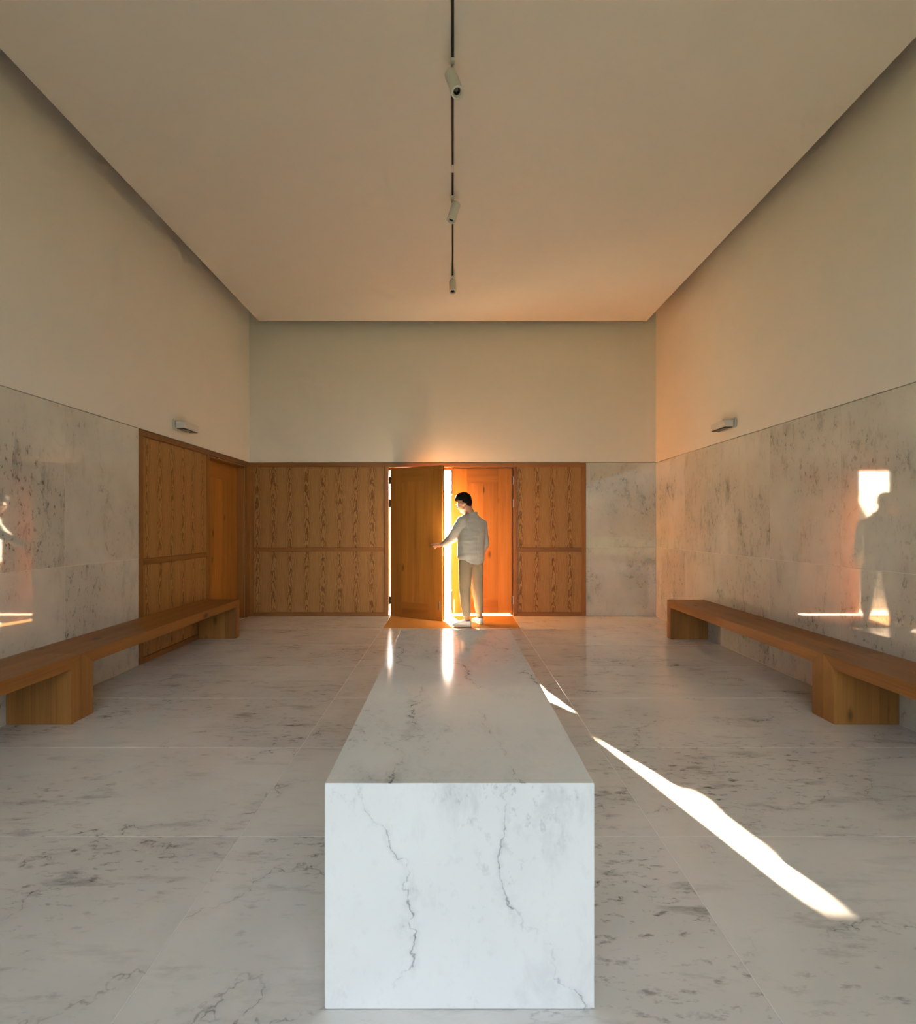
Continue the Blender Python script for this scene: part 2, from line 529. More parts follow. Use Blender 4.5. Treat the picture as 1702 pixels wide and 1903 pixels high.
# marble slabs of the wainscot
WR = 1.03
wy = [REAR_Y] + [y for y in YJ if REAR_Y + 0.1 < y < D - 0.1]
def wall_slabs(side, parent, y_end):
    jy = [y for y in wy if y < y_end - 0.05] + [y_end]
    for a, b in zip(jy[:-1], jy[1:]):
        for z0, z1 in ((0.001, WR), (WR, WT)):
            lo = (side * HW if side > 0 else side * HW - LOW, a + 0.0012, z0 + 0.0012)
            hi = (side * HW + LOW if side > 0 else side * HW, b - 0.0012, z1 - 0.0012)
            box('wall_slab', lo, hi, M_WALLX, parent, 0.0008)
wall_slabs(-1, wall_left, WP0)
wall_slabs(1, wall_right, D)
for z0, z1 in ((0.001, WR), (WR, WT)):
    box('wall_slab', (1.992, D, z0 + 0.0012), (HW - 0.001, D + LOW, z1 - 0.0012), M_WALLY, wall_far, 0.0008)

# ---------------------------------------------------------------- oak panelling (trim)
FY = D - 0.006       # front of rails and stiles on the far wall
PY = D + 0.008       # front of the veneer panels
BY = D + 0.029
Z_T, Z_PT, Z_M1, Z_M0, Z_B = 2.289, 2.229, 1.022, 0.965, 0.056
def far_panelling(name, label, x0, xa, xb, x1, closed_left, closed_right):
    t = empty(name, ((x0 + x1) / 2, FY, 0))
    tag(t, label, 'panelling', kind=S)
    box('top_rail', (x0, FY, Z_PT), (x1, BY, Z_T), M_OAKX, t, 0.002)
    box('stile', (x0, FY, 0.001), (xa, BY, Z_PT), M_OAKZ, t, 0.002)
    box('stile', (xb, FY, 0.001), (x1, BY, Z_PT), M_OAKZ, t, 0.002)
    box('middle_rail', (xa, FY, Z_M0), (xb, BY, Z_M1), M_OAKX, t, 0.002)
    box('bottom_rail', (xa, FY, 0.001), (xb, BY, Z_B), M_OAKX, t, 0.002)
    box('veneer_panel', (xa + 0.0006, PY, Z_M1 + 0.0006), (xb - 0.0006, BY, Z_PT - 0.0006), M_VENX, t, 0.002)
    box('veneer_panel', (xa + 0.0006, PY, Z_B + 0.0006), (xb - 0.0006, BY, Z_M0 - 0.0006), M_VENX, t, 0.002)
    return t
far_panelling('trim_1', 'wide oak panelling of two veneer panels left of the double doors', -HW + 0.002, -2.975, -1.015, OX0, 0, 0)
far_panelling('trim_2', 'narrow oak panelling of two veneer panels right of the double doors', OX1, 0.962, 1.928, 1.990, 0, 0)
# frame of the double doors: header and outer jamb linings
t = empty('trim_3', (0, FY, 0))
tag(t, 'oak frame around the double doors with its header', 'door frame', kind=S)
box('header', (OX0 + 0.001, FY, OZ1), (OX1 - 0.001, D + 0.10, Z_T), M_OAKX, t, 0.002)
box('jamb', (-1.09, BY + 0.003, 0.001), (OX0, D + 0.135, OZ1), M_OAKZ, t, 0.002)
box('jamb', (OX1, BY + 0.003, 0.001), (1.05, D + 0.09, OZ1), M_OAKZ, t, 0.002)
box('door_stop', (0.868, D + 0.0885, 0.001), (OX1 + 0.001, D + 0.12, OZ1), M_OAKZ, t, 0.002)
box('door_stop', (OX0, D + 0.1005, 2.196), (OX1, D + 0.125, OZ1 + 0.03), M_OAKX, t, 0.002)
box('lintel', (-1.099, D + 0.127, 2.196), (1.059, D + 0.33, Z_T), M_PLASTER, t)

# left wall panelling
FX, PX, BX = -HW + 0.006, -HW - 0.008, -HW - 0.021
t = empty('trim_4', (FX, (WP0 + D) / 2, 0))
tag(t, 'oak panelling on the left wall beside the side door', 'panelling', kind=S)
YA, YB = 5.169, 6.519
box('top_rail', (BX, WP0, Z_PT), (FX, D - 0.008, Z_T), M_OAKY, t, 0.002)
box('stile', (BX, WP0, 0.001), (FX, YA, Z_PT), M_OAKZ, t, 0.002)
box('stile', (BX, YB, 0.001), (FX, SD0, Z_PT), M_OAKZ, t, 0.002)
box('stile', (BX, SD1, 0.001), (FX, D - 0.008, Z_PT), M_OAKZ, t, 0.002)
box('middle_rail', (BX, YA, Z_M0), (FX, YB, Z_M1), M_OAKY, t, 0.002)
box('bottom_rail', (BX, YA, 0.001), (FX, YB, Z_B), M_OAKY, t, 0.002)
box('veneer_panel', (BX, YA + 0.0006, Z_M1 + 0.0006), (PX, YB - 0.0006, Z_PT - 0.0006), M_VENY, t, 0.002)
box('veneer_panel', (BX, YA + 0.0006, Z_B + 0.0006), (PX, YB - 0.0006, Z_M0 - 0.0006), M_VENY, t, 0.002)
# deep lining of the side door
box('door_lining', (-HW - 0.185, SD0 - 0.0, 0.001), (BX - 0.001, SD0 + 0.014, 2.224), M_OAKZ, t, 0.001)
box('door_lining', (-HW - 0.185, SD1 - 0.014, 0.001), (BX - 0.001, SD1, 2.224), M_OAKZ, t, 0.001)
box('door_lining', (-HW - 0.185, SD0 + 0.014, 2.21), (BX - 0.001, SD1 - 0.014, 2.224), M_OAKY, t, 0.001)

# ---------------------------------------------------------------- doors
# side door, closed and set back in the left wall
t = empty('door_1', (-HW - 0.13, (SD0 + SD1) / 2, 0))
tag(t, 'closed oak side door set deep in the left wall', 'door', kind=S)
dx0, dx1 = -HW - 0.18, -HW - 0.13
ya, yb, yc, yd = SD0 + 0.017, SD0 + 0.19, SD1 - 0.26, SD1 - 0.017
box('door_stile', (dx0, ya, 0.012), (dx1, yb, 2.205), M_DOORZ, t, 0.0015)
box('door_stile', (dx0, yc, 0.012), (dx1, yd, 2.205), M_DOORZ, t, 0.0015)
box('door_rail', (dx0, yb, 1.985), (dx1, yc, 2.205), M_DOORY, t, 0.0015)
box('door_rail', (dx0, yb, 0.012), (dx1, yc, 0.23), M_DOORY, t, 0.0015)
n = 3
for q in range(n):
    a = yb + (yc - yb) * q / n
    b = yb + (yc - yb) * (q + 1) / n
    box('door_board', (dx0, a, 0.23), (dx1, b, 1.985), M_DOORZ, t, 0.0012)

# the two leaves of the main door, modelled at the origin, hinge edge on x = 0, room face on y = 0
LW, LT, LZ1 = 0.905, 0.06, 2.205
def leaf(name, label, sx, LZ0):
    t = empty(name, (0, 0, 0))
    tag(t, label, 'door', kind=S)
    def bx(nm, x0, x1, z0, z1, mat, y0=0.0, y1=LT, bev=0.0015):
        a, b = sorted((sx * x0, sx * x1))
        return box(nm, (a, y0, z0), (b, y1, z1), mat, t, bev)
    bx('door_stile', 0, 0.205, LZ0, LZ1, M_DOORZ)
    bx('door_stile', LW - 0.235, LW, LZ0, LZ1, M_DOORZ)
    bx('door_rail', 0.205, LW - 0.235, LZ1 - 0.215, LZ1, M_DOORX)
    bx('door_rail', 0.205, LW - 0.235, LZ0, LZ0 + 0.225, M_DOORX)
    cuts = (0.205, 0.43, LW - 0.235)
    for a, b in zip(cuts[:-1], cuts[1:]):
        bx('door_board', a, b, LZ0 + 0.225, LZ1 - 0.215, M_DOORZ)
    return t, bx

# open leaf
leaf_l, bx = leaf('door_2', 'left oak door leaf standing ajar into the room', 1, 0.005)
for z in (2.03, 1.685, 0.235):
    h = bx('hinge', -0.012, 0.003, z - 0.055, z + 0.055, M_DARKM, -0.012, 0.012, 0.002)
    pin = lathe('hinge_pin', [(0, -0.06), (0.008, -0.06), (0.008, 0.06), (0, 0.06)], M_DARKM, h, (-0.016, -0.006, z), n=12)
bx('light_block_lip', -0.030, 0.0, 0.014, LZ1 - 0.002, M_DOORZ, 0.046, LT, 0.001)  # added lip, hides the bright hinge gap from the mirrored view and sun
b_ = bx('flush_bolt', LW - 0.055, LW - 0.035, 0.16, 0.28, M_STEEL, -0.003, 0.002, 0.001)
hb = bx('lock_plate', LW + 0.0005, LW + 0.0025, 0.92, 1.16, M_STEEL, 0.018, 0.042, 0.0008)
bx('rebate_strip', LW, LW + 0.006, 0.024, LZ1 - 0.004, M_DARKM, 0.027, 0.033, 0.0005)
# pull handle the person holds
hd = lathe('handle', [(0, 0), (0.017, 0), (0.017, 0.006), (0.009, 0.008), (0.009, 0.046), (0, 0.046)], M_STEEL, leaf_l, (0, 0, 0), n=20)
hd.rotation_euler = (math.pi / 2, 0, 0)
hd.location = (LW - 0.052, 0.0, 1.060)
gr = box('grip', (LW - 0.165, -0.058, 1.051), (LW - 0.040, -0.040, 1.069), M_STEEL, None, 0.006, 3)
gr.parent = hd
gr.matrix_parent_inverse = (Matrix.Translation(hd.location) @ Euler(hd.rotation_euler).to_matrix().to_4x4()).inverted()
leaf_l.location = (-0.929, 7.885, 0)
leaf_l.rotation_euler = (0, 0, math.radians(-30.5))
# closed leaf
leaf_r, bx = leaf('door_3', 'right oak door leaf, closed, lit orange beside the bright gap', -1, 0.034)
for z in (2.03, 1.685, 0.235):
    h = bx('hinge', -0.014, 0.003, z - 0.055, z + 0.055, M_DARKM, -0.006, 0.010, 0.002)
    lathe('hinge_pin', [(0, -0.06), (0.007, -0.06), (0.007, 0.06), (0, 0.06)], M_STEEL, h, (0.02, 0.003, z), n=12)
for z0, z1 in ((1.83, 2.19), (0.045, 0.37)):
    bx('edge_bolt', LW - 0.014, LW - 0.004, z0, z1, M_DARKM, -0.004, 0.004, 0.001)
bx('flush_bolt', LW - 0.048, LW - 0.034, 0.05, 0.25, M_STEEL, -0.003, 0.002, 0.001)
kn = lathe('bolt_knob', [(0, 0), (0.010, 0), (0.012, 0.012), (0.007, 0.02), (0, 0.02)], M_STEEL, leaf_r, (0, 0, 0), n=16)
kn.location = (-(LW - 0.009), -0.004, 0.385)
kn.rotation_euler = (math.pi / 2, 0, 0)
kn2 = link('bolt_knob', kn.data, None, leaf_r)
kn2.location = (-(LW - 0.009), -0.004, 1.815)
kn2.rotation_euler = (math.pi / 2, 0, 0)
leaf_r.location = (0.8855, 7.902, 0)

# ---------------------------------------------------------------- outside
ground = box('ground', (-30, D + 0.35, -0.20), (30, 60, -0.03), M_PAVE)
tag(ground, 'pale sunlit paving outside the doors', 'ground', kind=S)
yard = box('ground_rear', (-30, -40, -0.20), (30, REAR_Y - 0.32, -0.03), M_LAWN)  # out of view, made dark so less light bounces up to the ceiling
yard.name = 'ground'
tag(yard, 'unseen dark lawn added behind the viewer, bounces little light', 'ground', kind=S)
gw = empty('garden_wall', (-6, 16.1, -0.03))
tag(gw, 'sandy boundary wall across the yard, mirrored in the polished marble', 'wall')
boxes('wall_body', [((-26, 16.0, -0.03), (10, 16.25, 2.34))], M_STUCCO, gw, (-6, 16.1, 0))
boxes('coping', [((-26, 15.95, 2.34), (10, 16.30, 2.42))], M_ROOF, gw, (-6, 16.1, 2.38))

sw = prism('side_wall', [(-1.5, 8.45), (-7.6, 18.6), (-7.9, 18.45), (-1.8, 8.28)], 2, -0.03, 2.3, M_STUCCO, None, 0.0)
tag(sw, 'sandy side wall running away from the doors, mirrored in the right marble wall', 'wall')
cn = box('sun_blocker', (-2.6, D + 0.335, 2.60), (2.6, 9.72, 2.76), M_ROOF, None, 0.01)  # added slab, never in view: shortens the sun streak on the floor
tag(cn, 'unseen added canopy over the double doors on the outside', 'sun_blocker')

# ---------------------------------------------------------------- door mat
mat = box('door_mat', (MATX0 + 0.004, MATY0, -LOW), (MATX1 - 0.004, MATY1 - 0.004, -0.0005), M_MAT, None, 0.002)
tag(mat, 'rust brown coir mat sunk in the floor at the doors', 'door mat')

# ---------------------------------------------------------------- marble block
bl = empty('marble_block', (0.0195, 2.56, 0))
tag(bl, 'long white veined marble block standing in the middle of the floor', 'table')
X0, X1, Y0, Y1, H, T = -0.357, 0.396, 1.4716, 3.648, 0.6316, 0.03
# mitred slabs, so that only the arrises show
def slab(name, outer, inner):
    """outer and inner are four corner lists of the slab faces."""
    bm = bmesh.new()
    c = sum((Vector(p) for p in outer + inner), Vector()) / 8
    a = [bm.verts.new(Vector(p) - c) for p in outer]
    b = [bm.verts.new(Vector(p) - c) for p in inner]
    bm.faces.new(a)
    bm.faces.new(list(reversed(b)))
    for i in range(4):
        bm.faces.new((a[i], b[i], b[(i + 1) % 4], a[(i + 1) % 4]))
    bmesh.ops.recalc_face_normals(bm, faces=list(bm.faces))
    bmesh.ops.bevel(bm, geom=list(bm.edges), offset=0.0022, segments=2, profile=0.5, affect='EDGES')
    me = bpy.data.meshes.new(name)
    bm.to_mesh(me)
    bm.free()
    return link(name, me, M_BLOCK, bl, c)
ix0, ix1, iy0, iy1, iz = X0 + T, X1 - T, Y0 + T, Y1 - T, H - T
zb = 0.001
slab('top_slab', [(X0, Y0, H), (X1, Y0, H), (X1, Y1, H), (X0, Y1, H)], [(ix0, iy0, iz), (ix1, iy0, iz), (ix1, iy1, iz), (ix0, iy1, iz)])
slab('front_slab', [(X0, Y0, zb), (X1, Y0, zb), (X1, Y0, H), (X0, Y0, H)], [(ix0, iy0, zb), (ix1, iy0, zb), (ix1, iy0, iz), (ix0, iy0, iz)])
slab('back_slab', [(X0, Y1, zb), (X1, Y1, zb), (X1, Y1, H), (X0, Y1, H)], [(ix0, iy1, zb), (ix1, iy1, zb), (ix1, iy1, iz), (ix0, iy1, iz)])
slab('side_slab', [(X0, Y0, zb), (X0, Y1, zb), (X0, Y1, H), (X0, Y0, H)], [(ix0, iy0, zb), (ix0, iy1, zb), (ix0, iy1, iz), (ix0, iy0, iz)])
slab('side_slab', [(X1, Y0, zb), (X1, Y1, zb), (X1, Y1, H), (X1, Y0, H)], [(ix1, iy0, zb), (ix1, iy1, zb), (ix1, iy1, iz), (ix1, iy0, iz)])

# ---------------------------------------------------------------- benches
SEAT, ST, LEG = 0.457, 0.085, 0.108
def bench(label, side, y0, y1, front=2.59):
    back = HW - 0.004
    xa, xb = (front, back) if side > 0 else (-back, -front)
    t = empty('bench', (side * (front + back) / 2, (y0 + y1) / 2, 0))
    tag(t, label, 'bench', 'oak benches along the marble walls')
    # seat: two boards, mitred down into the legs
    xm = xa + (xb - xa) * (0.56 if side > 0 else 0.44)
    for a, b in ((xa, xm), (xm, xb)):
        prism('seat_board', [(y0, SEAT), (y1, SEAT), (y1 - LEG, SEAT - ST), (y0 + LEG, SEAT - ST)], 0, a, b, M_BENCHY, t, 0.0012)
    for e, s in ((y0, 1), (y1, -1)):
        lg = empty('leg', (0, 0, 0))
        lg.parent = t
        lg.location = Vector((side * (front + back) / 2, e + s * LEG / 2, 0)) - t.location
        cuts = [xa, xa + (xb - xa) * (0.38 if side < 0 else 0.30), xa + (xb - xa) * 0.70, xb]
        for a, b in zip(cuts[:-1], cuts[1:]):
            prism('leg_board', [(e, 0.001), (e, SEAT), (e + s * LEG, SEAT - ST), (e + s * LEG, 0.001)], 0, a, b, M_BENCHZ, lg, 0.0012)
    return t
bench('long oak bench on the right wall, the far one ending near the corner', 1, 3.692, 6.37)
bench('long oak bench on the right wall, the near one running out of the picture', 1, 1.01, 3.688)
bench('long oak bench on the left wall, the far one in front of the veneer panelling', -1, 3.692, 6.41)
bench('long oak bench on the left wall, the near one running out of the picture', -1, 1.01, 3.688)

# ---------------------------------------------------------------- ceiling track and spots
def track(label, y0, y1):
    t = empty('lighting_track', (0, (y0 + y1) / 2, CZ))
    tag(t, label, 'track', 'lighting track sections')
    box('channel', (-0.0045, y0, CZ - 0.003), (0.0045, y1, CZ - 0.0005), M_BLACK, t)
    box('lip', (-0.0085, y0, CZ - 0.006), (-0.0045, y1, CZ - 0.0005), M_DARKM, t, 0.0005)
    box('lip', (0.0045, y0, CZ - 0.006), (0.0085, y1, CZ - 0.0005), M_DARKM, t, 0.0005)
    return t
track('slim dark lighting track on the ceiling, long section nearest the viewer', 0.9, 4.325)
track('slim dark lighting track on the ceiling, section nearest the doors', 4.425, 6.27)
cv = box('track_cover', (-0.011, 4.327, CZ - 0.006), (0.011, 4.423, CZ - 0.0005), M_WHITE, None, 0.001)
tag(cv, 'small white cover plate joining two sections of ceiling track', 'cover plate')

def spot(label, yatt, T_, E_, rad=0.039):
    t = empty('spotlight', (0, yatt, CZ))
    tag(t, label, 'spotlight', 'white ceiling spotlights')
    box('adapter', (-0.012, yatt - 0.03, CZ - 0.024), (0.012, yatt + 0.03, CZ - 0.0065), M_WHITE, t, 0.002)
    T_, E_ = Vector(T_), Vector(E_)
    ax = (E_ - T_)
    L = ax.length
    ax.normalize()
    st_top = Vector((0, yatt + 0.012, CZ - 0.024))
    joint = T_ + ax * 0.045
    # swivel stem between adapter and body
    d = joint - st_top
    stem = lathe('stem', [(0, 0), (0.008, 0), (0.008, d.length), (0, d.length)], M_STEEL, t, st_top, n=16)
    stem.rotation_euler = d.to_track_quat('Z', 'Y').to_euler()
    # body: hollow tube open at the lens end, local +Z runs to the lens
    body = lathe('lamp_body', [(0, 0), (rad - 0.003, 0), (rad, 0.003), (rad, L - 0.002), (rad - 0.002, L), (rad - 0.010, L),
                               (rad - 0.011, L - 0.004), (rad - 0.017, L - 0.012), (rad - 0.018, L - 0.045), (0, L - 0.045)], M_WHITE, t, T_, n=48)
    body.rotation_euler = ax.to_track_quat('Z', 'Y').to_euler()
    rf = lathe('reflector', [(rad - 0.0185, L - 0.014), (rad - 0.0185, L - 0.044), (0, L - 0.044)], M_BLACK, None, n=32)
    rf.parent = body
    ln = lathe('lens', [(0, L - 0.034), (rad - 0.026, L - 0.034), (rad - 0.021, L - 0.0435)], M_LENS, None, n=32)
    ln.parent = body
    return t
spot('largest white spotlight, nearest the viewer, its lens turned to the viewer', 3.36, (-0.012, 3.39, 4.25), (0.030, 3.30, 4.061))
spot('middle white spotlight on the ceiling, tilted down to the left', 4.75, (0.032, 4.755, 4.252), (-0.016, 4.74, 4.088))
spot('smallest white spotlight at the track end nearest the doors', 6.262, (0.0, 6.26, 4.245), (0.0, 6.165, 4.085), 0.038)

# ---------------------------------------------------------------- wall lamps
def wall_lamp(label, side, y0, y1):
    s = side
    t = empty('wall_lamp', (s * HW, (y0 + y1) / 2, 2.41))
    tag(t, label, 'wall lamp', 'box wall lamps')
    def bx(nm, xa, xb, ya, yb, z0, z1, m, bev=0.001, par=None):
        a, b = sorted((s * xa, s * xb))
        return box(nm, (a, ya, z0), (b, yb, z1), m, par or t, bev)
    bx('back_plate', HW - 0.014, HW - 0.001, y0 - 0.02, y1 - 0.04, 2.405, 2.505, M_WHITE, 0.002)
    h = bx('housing', HW - 0.122, HW - 0.022, y0, y1, 2.414, 2.486, M_WHITE, 0.002)
    bx('connector', HW - 0.022, HW - 0.014, y0 + 0.03, y1 - 0.07, 2.425, 2.476, M_DARKM, 0.0)
    bx('diffuser_frame', HW - 0.116, HW - 0.028, y0 + 0.006, y1 - 0.006, 2.409, 2.4145, M_DARKM, 0.001, h)
    bx('diffuser', HW - 0.100, HW - 0.044, y0 + 0.05, y1 - 0.05, 2.4075, 2.4095, M_GLASS_D, 0.0005, h)
    return t
wall_lamp('white box wall lamp on the left wall above the oak panelling', -1, 5.74, 6.045)
wall_lamp('white box wall lamp on the right wall above the marble slabs', 1, 5.655, 5.955)

# ---------------------------------------------------------------- wall socket
t = empty('wall_socket', (HW, 7.29, 0.38))
tag(t, 'small white wall socket low on the right marble wall by the bench end', 'socket')
box('face_plate', (HW - 0.010, 7.25, 0.345), (HW - 0.0005, 7.33, 0.425), M_WHITE, t, 0.003, 2)
sk = lathe('socket_well', [(0.026, 0.0), (0.026, 0.003), (0.022, 0.003), (0.020, -0.001), (0, -0.001)], M_WHITE, t, (HW - 0.010, 7.29, 0.385), n=28)
sk.rotation_euler = (0, -math.pi / 2, 0)

# ================================================================ person
def new_bm():
    return bmesh.new()

def add_ellipsoid(bm, c, r, axes=None, sub=3):
    res = bmesh.ops.create_icosphere(bm, subdivisions=sub, radius=1.0)
    m = Matrix.Identity(3) if axes is None else Matrix((axes[0], axes[1], axes[2])).transposed()
    for v in res['verts']:
        p = Vector((v.co.x * r[0], v.co.y * r[1], v.co.z * r[2]))
        v.co = m @ p + Vector(c)

def add_tube(bm, pts, n=20, cap=True):
    """Chain of (point, radius): tapered tube with round ends."""
    pts = [(Vector(p), r) for p, r in pts]
    for p, r in (pts[0], pts[-1]):
        if cap:
            add_ellipsoid(bm, p, (r, r, r), sub=2)
    rings = []
    up = Vector((0, 0, 1))
    prev = None
    for i, (p, r) in enumerate(pts):
        a = pts[max(0, i - 1)][0]
        b = pts[min(len(pts) - 1, i + 1)][0]
        t_ = (b - a).normalized()
        if prev is None:
            x = t_.orthogonal().normalized()
        else:
            x = (prev - t_ * prev.dot(t_)).normalized()
        prev = x
        y = t_.cross(x)
        rings.append([bm.verts.new(p + (x * math.cos(2 * math.pi * k / n) + y * math.sin(2 * math.pi * k / n)) * r) for k in range(n)])
    for a, b in zip(rings[:-1], rings[1:]):
        for k in range(n):
            bm.faces.new((a[k], a[(k + 1) % n], b[(k + 1) % n], b[k]))
    bm.faces.new(list(reversed(rings[0])))
    bm.faces.new(rings[-1])

def add_loft(bm, secs, right, fwd, n=36, power=2.3):
    """secs: (center, half width, half depth[, zfun]) super-ellipse rings stacked upward."""
    right, fwd = Vector(right), Vector(fwd)
    rings = []
    for s in secs:
        c, hw, hd = Vector(s[0]), s[1], s[2]
        zf = s[3] if len(s) > 3 else None
        ring = []
        for k in range(n):
            a = 2 * math.pi * k / n
            ca, sa = math.cos(a), math.sin(a)
            x = math.copysign(abs(ca) ** (2 / power), ca)
            y = math.copysign(abs(sa) ** (2 / power), sa)
            p = c + right * (x * hw) + fwd * (y * hd)
            if zf:
                p.z += zf(x, y)
            ring.append(bm.verts.new(p))
        rings.append(ring)
    for a, b in zip(rings[:-1], rings[1:]):
        for k in range(n):
            bm.faces.new((a[k], a[(k + 1) % n], b[(k + 1) % n], b[k]))
    bm.faces.new(list(reversed(rings[0])))
    bm.faces.new(rings[-1])

def fuse(name, bm, mat, parent, origin, voxel=0.006, smooth=6, fold=None, adapt=0.0):
    """Union of the overlapping closed shapes as one continuous skin."""
    bmesh.ops.recalc_face_normals(bm, faces=list(bm.faces))
    for v in bm.verts:
        v.co -= Vector(origin)
    me = bpy.data.meshes.new(name + '_raw')
    bm.to_mesh(me)
    bm.free()
    tmp = bpy.data.objects.new(name + '_raw', me)
    C.objects.link(tmp)
    r = tmp.modifiers.new('r', 'REMESH')
    r.mode = 'VOXEL'
    r.voxel_size = voxel
    r.use_smooth_shade = True
    if smooth:
        s = tmp.modifiers.new('s', 'SMOOTH')
        s.factor = 0.5
        s.iterations = smooth
    dg = bpy.context.evaluated_depsgraph_get()
    dg.update()
    out = bpy.data.meshes.new_from_object(tmp.evaluated_get(dg))
    out.name = name
    bpy.data.objects.remove(tmp)
    bpy.data.meshes.remove(me)
    if fold:
        o0 = Vector(origin)
        nr = [v.normal.copy() for v in out.vertices]
        for v, nn in zip(out.vertices, nr):
            v.co += nn * fold(v.co + o0)
    out.materials.clear()
    for p in out.polygons:
        p.use_smooth = True
    return link(name, out, mat, parent, origin)

M_SKIN = plain('skin', (0.56, 0.30, 0.19), 0.5, vary=0.06, scale=40.0)
M_HAIR = plain('hair', (0.012, 0.007, 0.005), 0.75, spec=0.15, vary=0.4, scale=120.0, bump=0.4)
M_SHIRT = plain('shirt_linen', (0.60, 0.58, 0.53), 0.85, spec=0.2, vary=0.03, scale=200.0, bump=0.25)
M_SEAM = plain('seam_thread', (0.74, 0.72, 0.66), 0.85, vary=0.02)
M_TROUSER = plain('trouser_cotton', (0.42, 0.33, 0.225), 0.9, spec=0.15, vary=0.04, scale=160.0, bump=0.2)
M_SHOE = plain('shoe_leather', (0.78, 0.76, 0.73), 0.5, vary=0.02)
M_SOLE = plain('shoe_sole', (0.66, 0.62, 0.57), 0.7, vary=0.03)
M_SOCK = plain('shoe_lining', (0.10, 0.085, 0.07), 0.9, vary=0.1)
M_FRAME = plain('spectacle_frame', (0.03, 0.02, 0.015), 0.3, vary=0.1)
M_EYE = plain('eye', (0.75, 0.72, 0.68), 0.2, vary=0.01)
M_LIP = plain('lips', (0.42, 0.17, 0.12), 0.5, vary=0.05)

BASE = Vector((0.25, 7.10, 0.0))
yaw = math.radians(38)
FW = Vector((-math.sin(yaw), math.cos(yaw), 0))          # the way the chest faces
RT = Vector((math.cos(yaw), math.sin(yaw), 0))           # towards his right hand
UP = Vector((0, 0, 1))
SH_L, EL_L, WR_L = Vector((0.115, 7.060, 1.397)), Vector((-0.004, 7.180, 1.180)), Vector((-0.140, 7.335, 1.085))
SH_R, EL_R, WR_R = Vector((0.425, 7.300, 1.375)), Vector((0.450, 7.300, 1.085)), Vector((0.385, 7.440, 0.905))
HIP_L, KN_L, AN_L = Vector((0.180, 7.115, 0.90)), Vector((0.164, 7.110, 0.49)), Vector((0.190, 7.025, 0.085))
HIP_R, KN_R, AN_R = Vector((0.322, 7.225, 0.90)), Vector((0.345, 7.275, 0.49)), Vector((0.374, 7.265, 0.085))

# head frame
HF = Vector((-0.86, 0.44, -0.30)).normalized()           # the way the face looks
HR = HF.cross(Vector((0.04, 0.03, 1))).normalized()      # his right
HU = HR.cross(HF).normalized()
HC = Vector((0.158, 7.195, 1.648))
def hp(f, r, u):
    return HC + HF * f + HR * r + HU * u

# --- body: one skin from crown to toes
bm = new_bm()
ax = (HR, HF, HU)
add_ellipsoid(bm, hp(-0.008, 0, 0.030), (0.076, 0.097, 0.092), ax)           # cranium
add_ellipsoid(bm, hp(0.034, 0, -0.030), (0.062, 0.062, 0.080), ax)           # face
add_ellipsoid(bm, hp(0.050, 0, -0.085), (0.040, 0.040, 0.032), ax)           # chin
add_ellipsoid(bm, hp(0.010, 0, -0.072), (0.056, 0.055, 0.036), ax)           # jaw
add_ellipsoid(bm, hp(0.080, 0, 0.022), (0.050, 0.018, 0.012), ax, 2)         # brow
add_tube(bm, [(hp(0.088, 0, 0.008), 0.009), (hp(0.112, 0, -0.028), 0.013)], 12)   # nose
add_ellipsoid(bm, hp(0.100, 0.011, -0.032), (0.009, 0.011, 0.009), ax, 2)
add_ellipsoid(bm, hp(0.100, -0.011, -0.032), (0.009, 0.011, 0.009), ax, 2)
add_ellipsoid(bm, hp(0.086, 0, -0.058), (0.024, 0.013, 0.007), ax, 2)        # upper lip
add_ellipsoid(bm, hp(0.085, 0, -0.068), (0.021, 0.013, 0.008), ax, 2)        # lower lip
for s in (-1, 1):
    add_ellipsoid(bm, hp(0.062, s * 0.042, -0.022), (0.022, 0.022, 0.022), ax, 2)      # cheek
    add_ellipsoid(bm, hp(-0.006, s * 0.080, -0.006), (0.009, 0.019, 0.033), ax, 2)     # ear
    add_ellipsoid(bm, hp(0.000, s * 0.078, -0.032), (0.008, 0.011, 0.012), ax, 2)      # lobe
NB = Vector((0.270, 7.195, 1.455))
add_tube(bm, [(NB, 0.066), (NB * 0.5 + hp(-0.045, 0, -0.07) * 0.5, 0.056), (hp(-0.035, 0, -0.045), 0.056)], 24)
add_tube(bm, [(NB + FW * 0.03 + UP * -0.02, 0.060), (hp(0.015, 0, -0.085), 0.045)], 20)      # throat
add_loft(bm, [(Vector((0.258, 7.175, 0.90)), 0.150, 0.095), (Vector((0.262, 7.175, 1.05)), 0.140, 0.09),
              (Vector((0.268, 7.180, 1.25)), 0.155, 0.10), (Vector((0.275, 7.183, 1.38)), 0.150, 0.08), (Vector((0.275, 7.185, 1.46)), 0.07, 0.055)], RT, FW)
add_tube(bm, [(SH_L, 0.05), (EL_L, 0.038), (WR_L, 0.026)])
add_tube(bm, [(SH_R, 0.05), (EL_R, 0.038), (WR_R, 0.026)])
add_tube(bm, [(HIP_L, 0.075), (KN_L, 0.05), (AN_L, 0.036)])
add_tube(bm, [(HIP_R, 0.075), (KN_R, 0.05), (AN_R, 0.036)])
FD_L = Vector((-0.985, 0.17, 0)).normalized()
FD_R = Vector((-0.40, 0.92, 0)).normalized()
for an, fd in ((AN_L, FD_L), (AN_R, FD_R)):
    add_tube(bm, [(an + UP * -0.03, 0.034), (an + fd * 0.12 + UP * -0.05, 0.026), (an + fd * 0.165 + UP * -0.055, 0.020)])

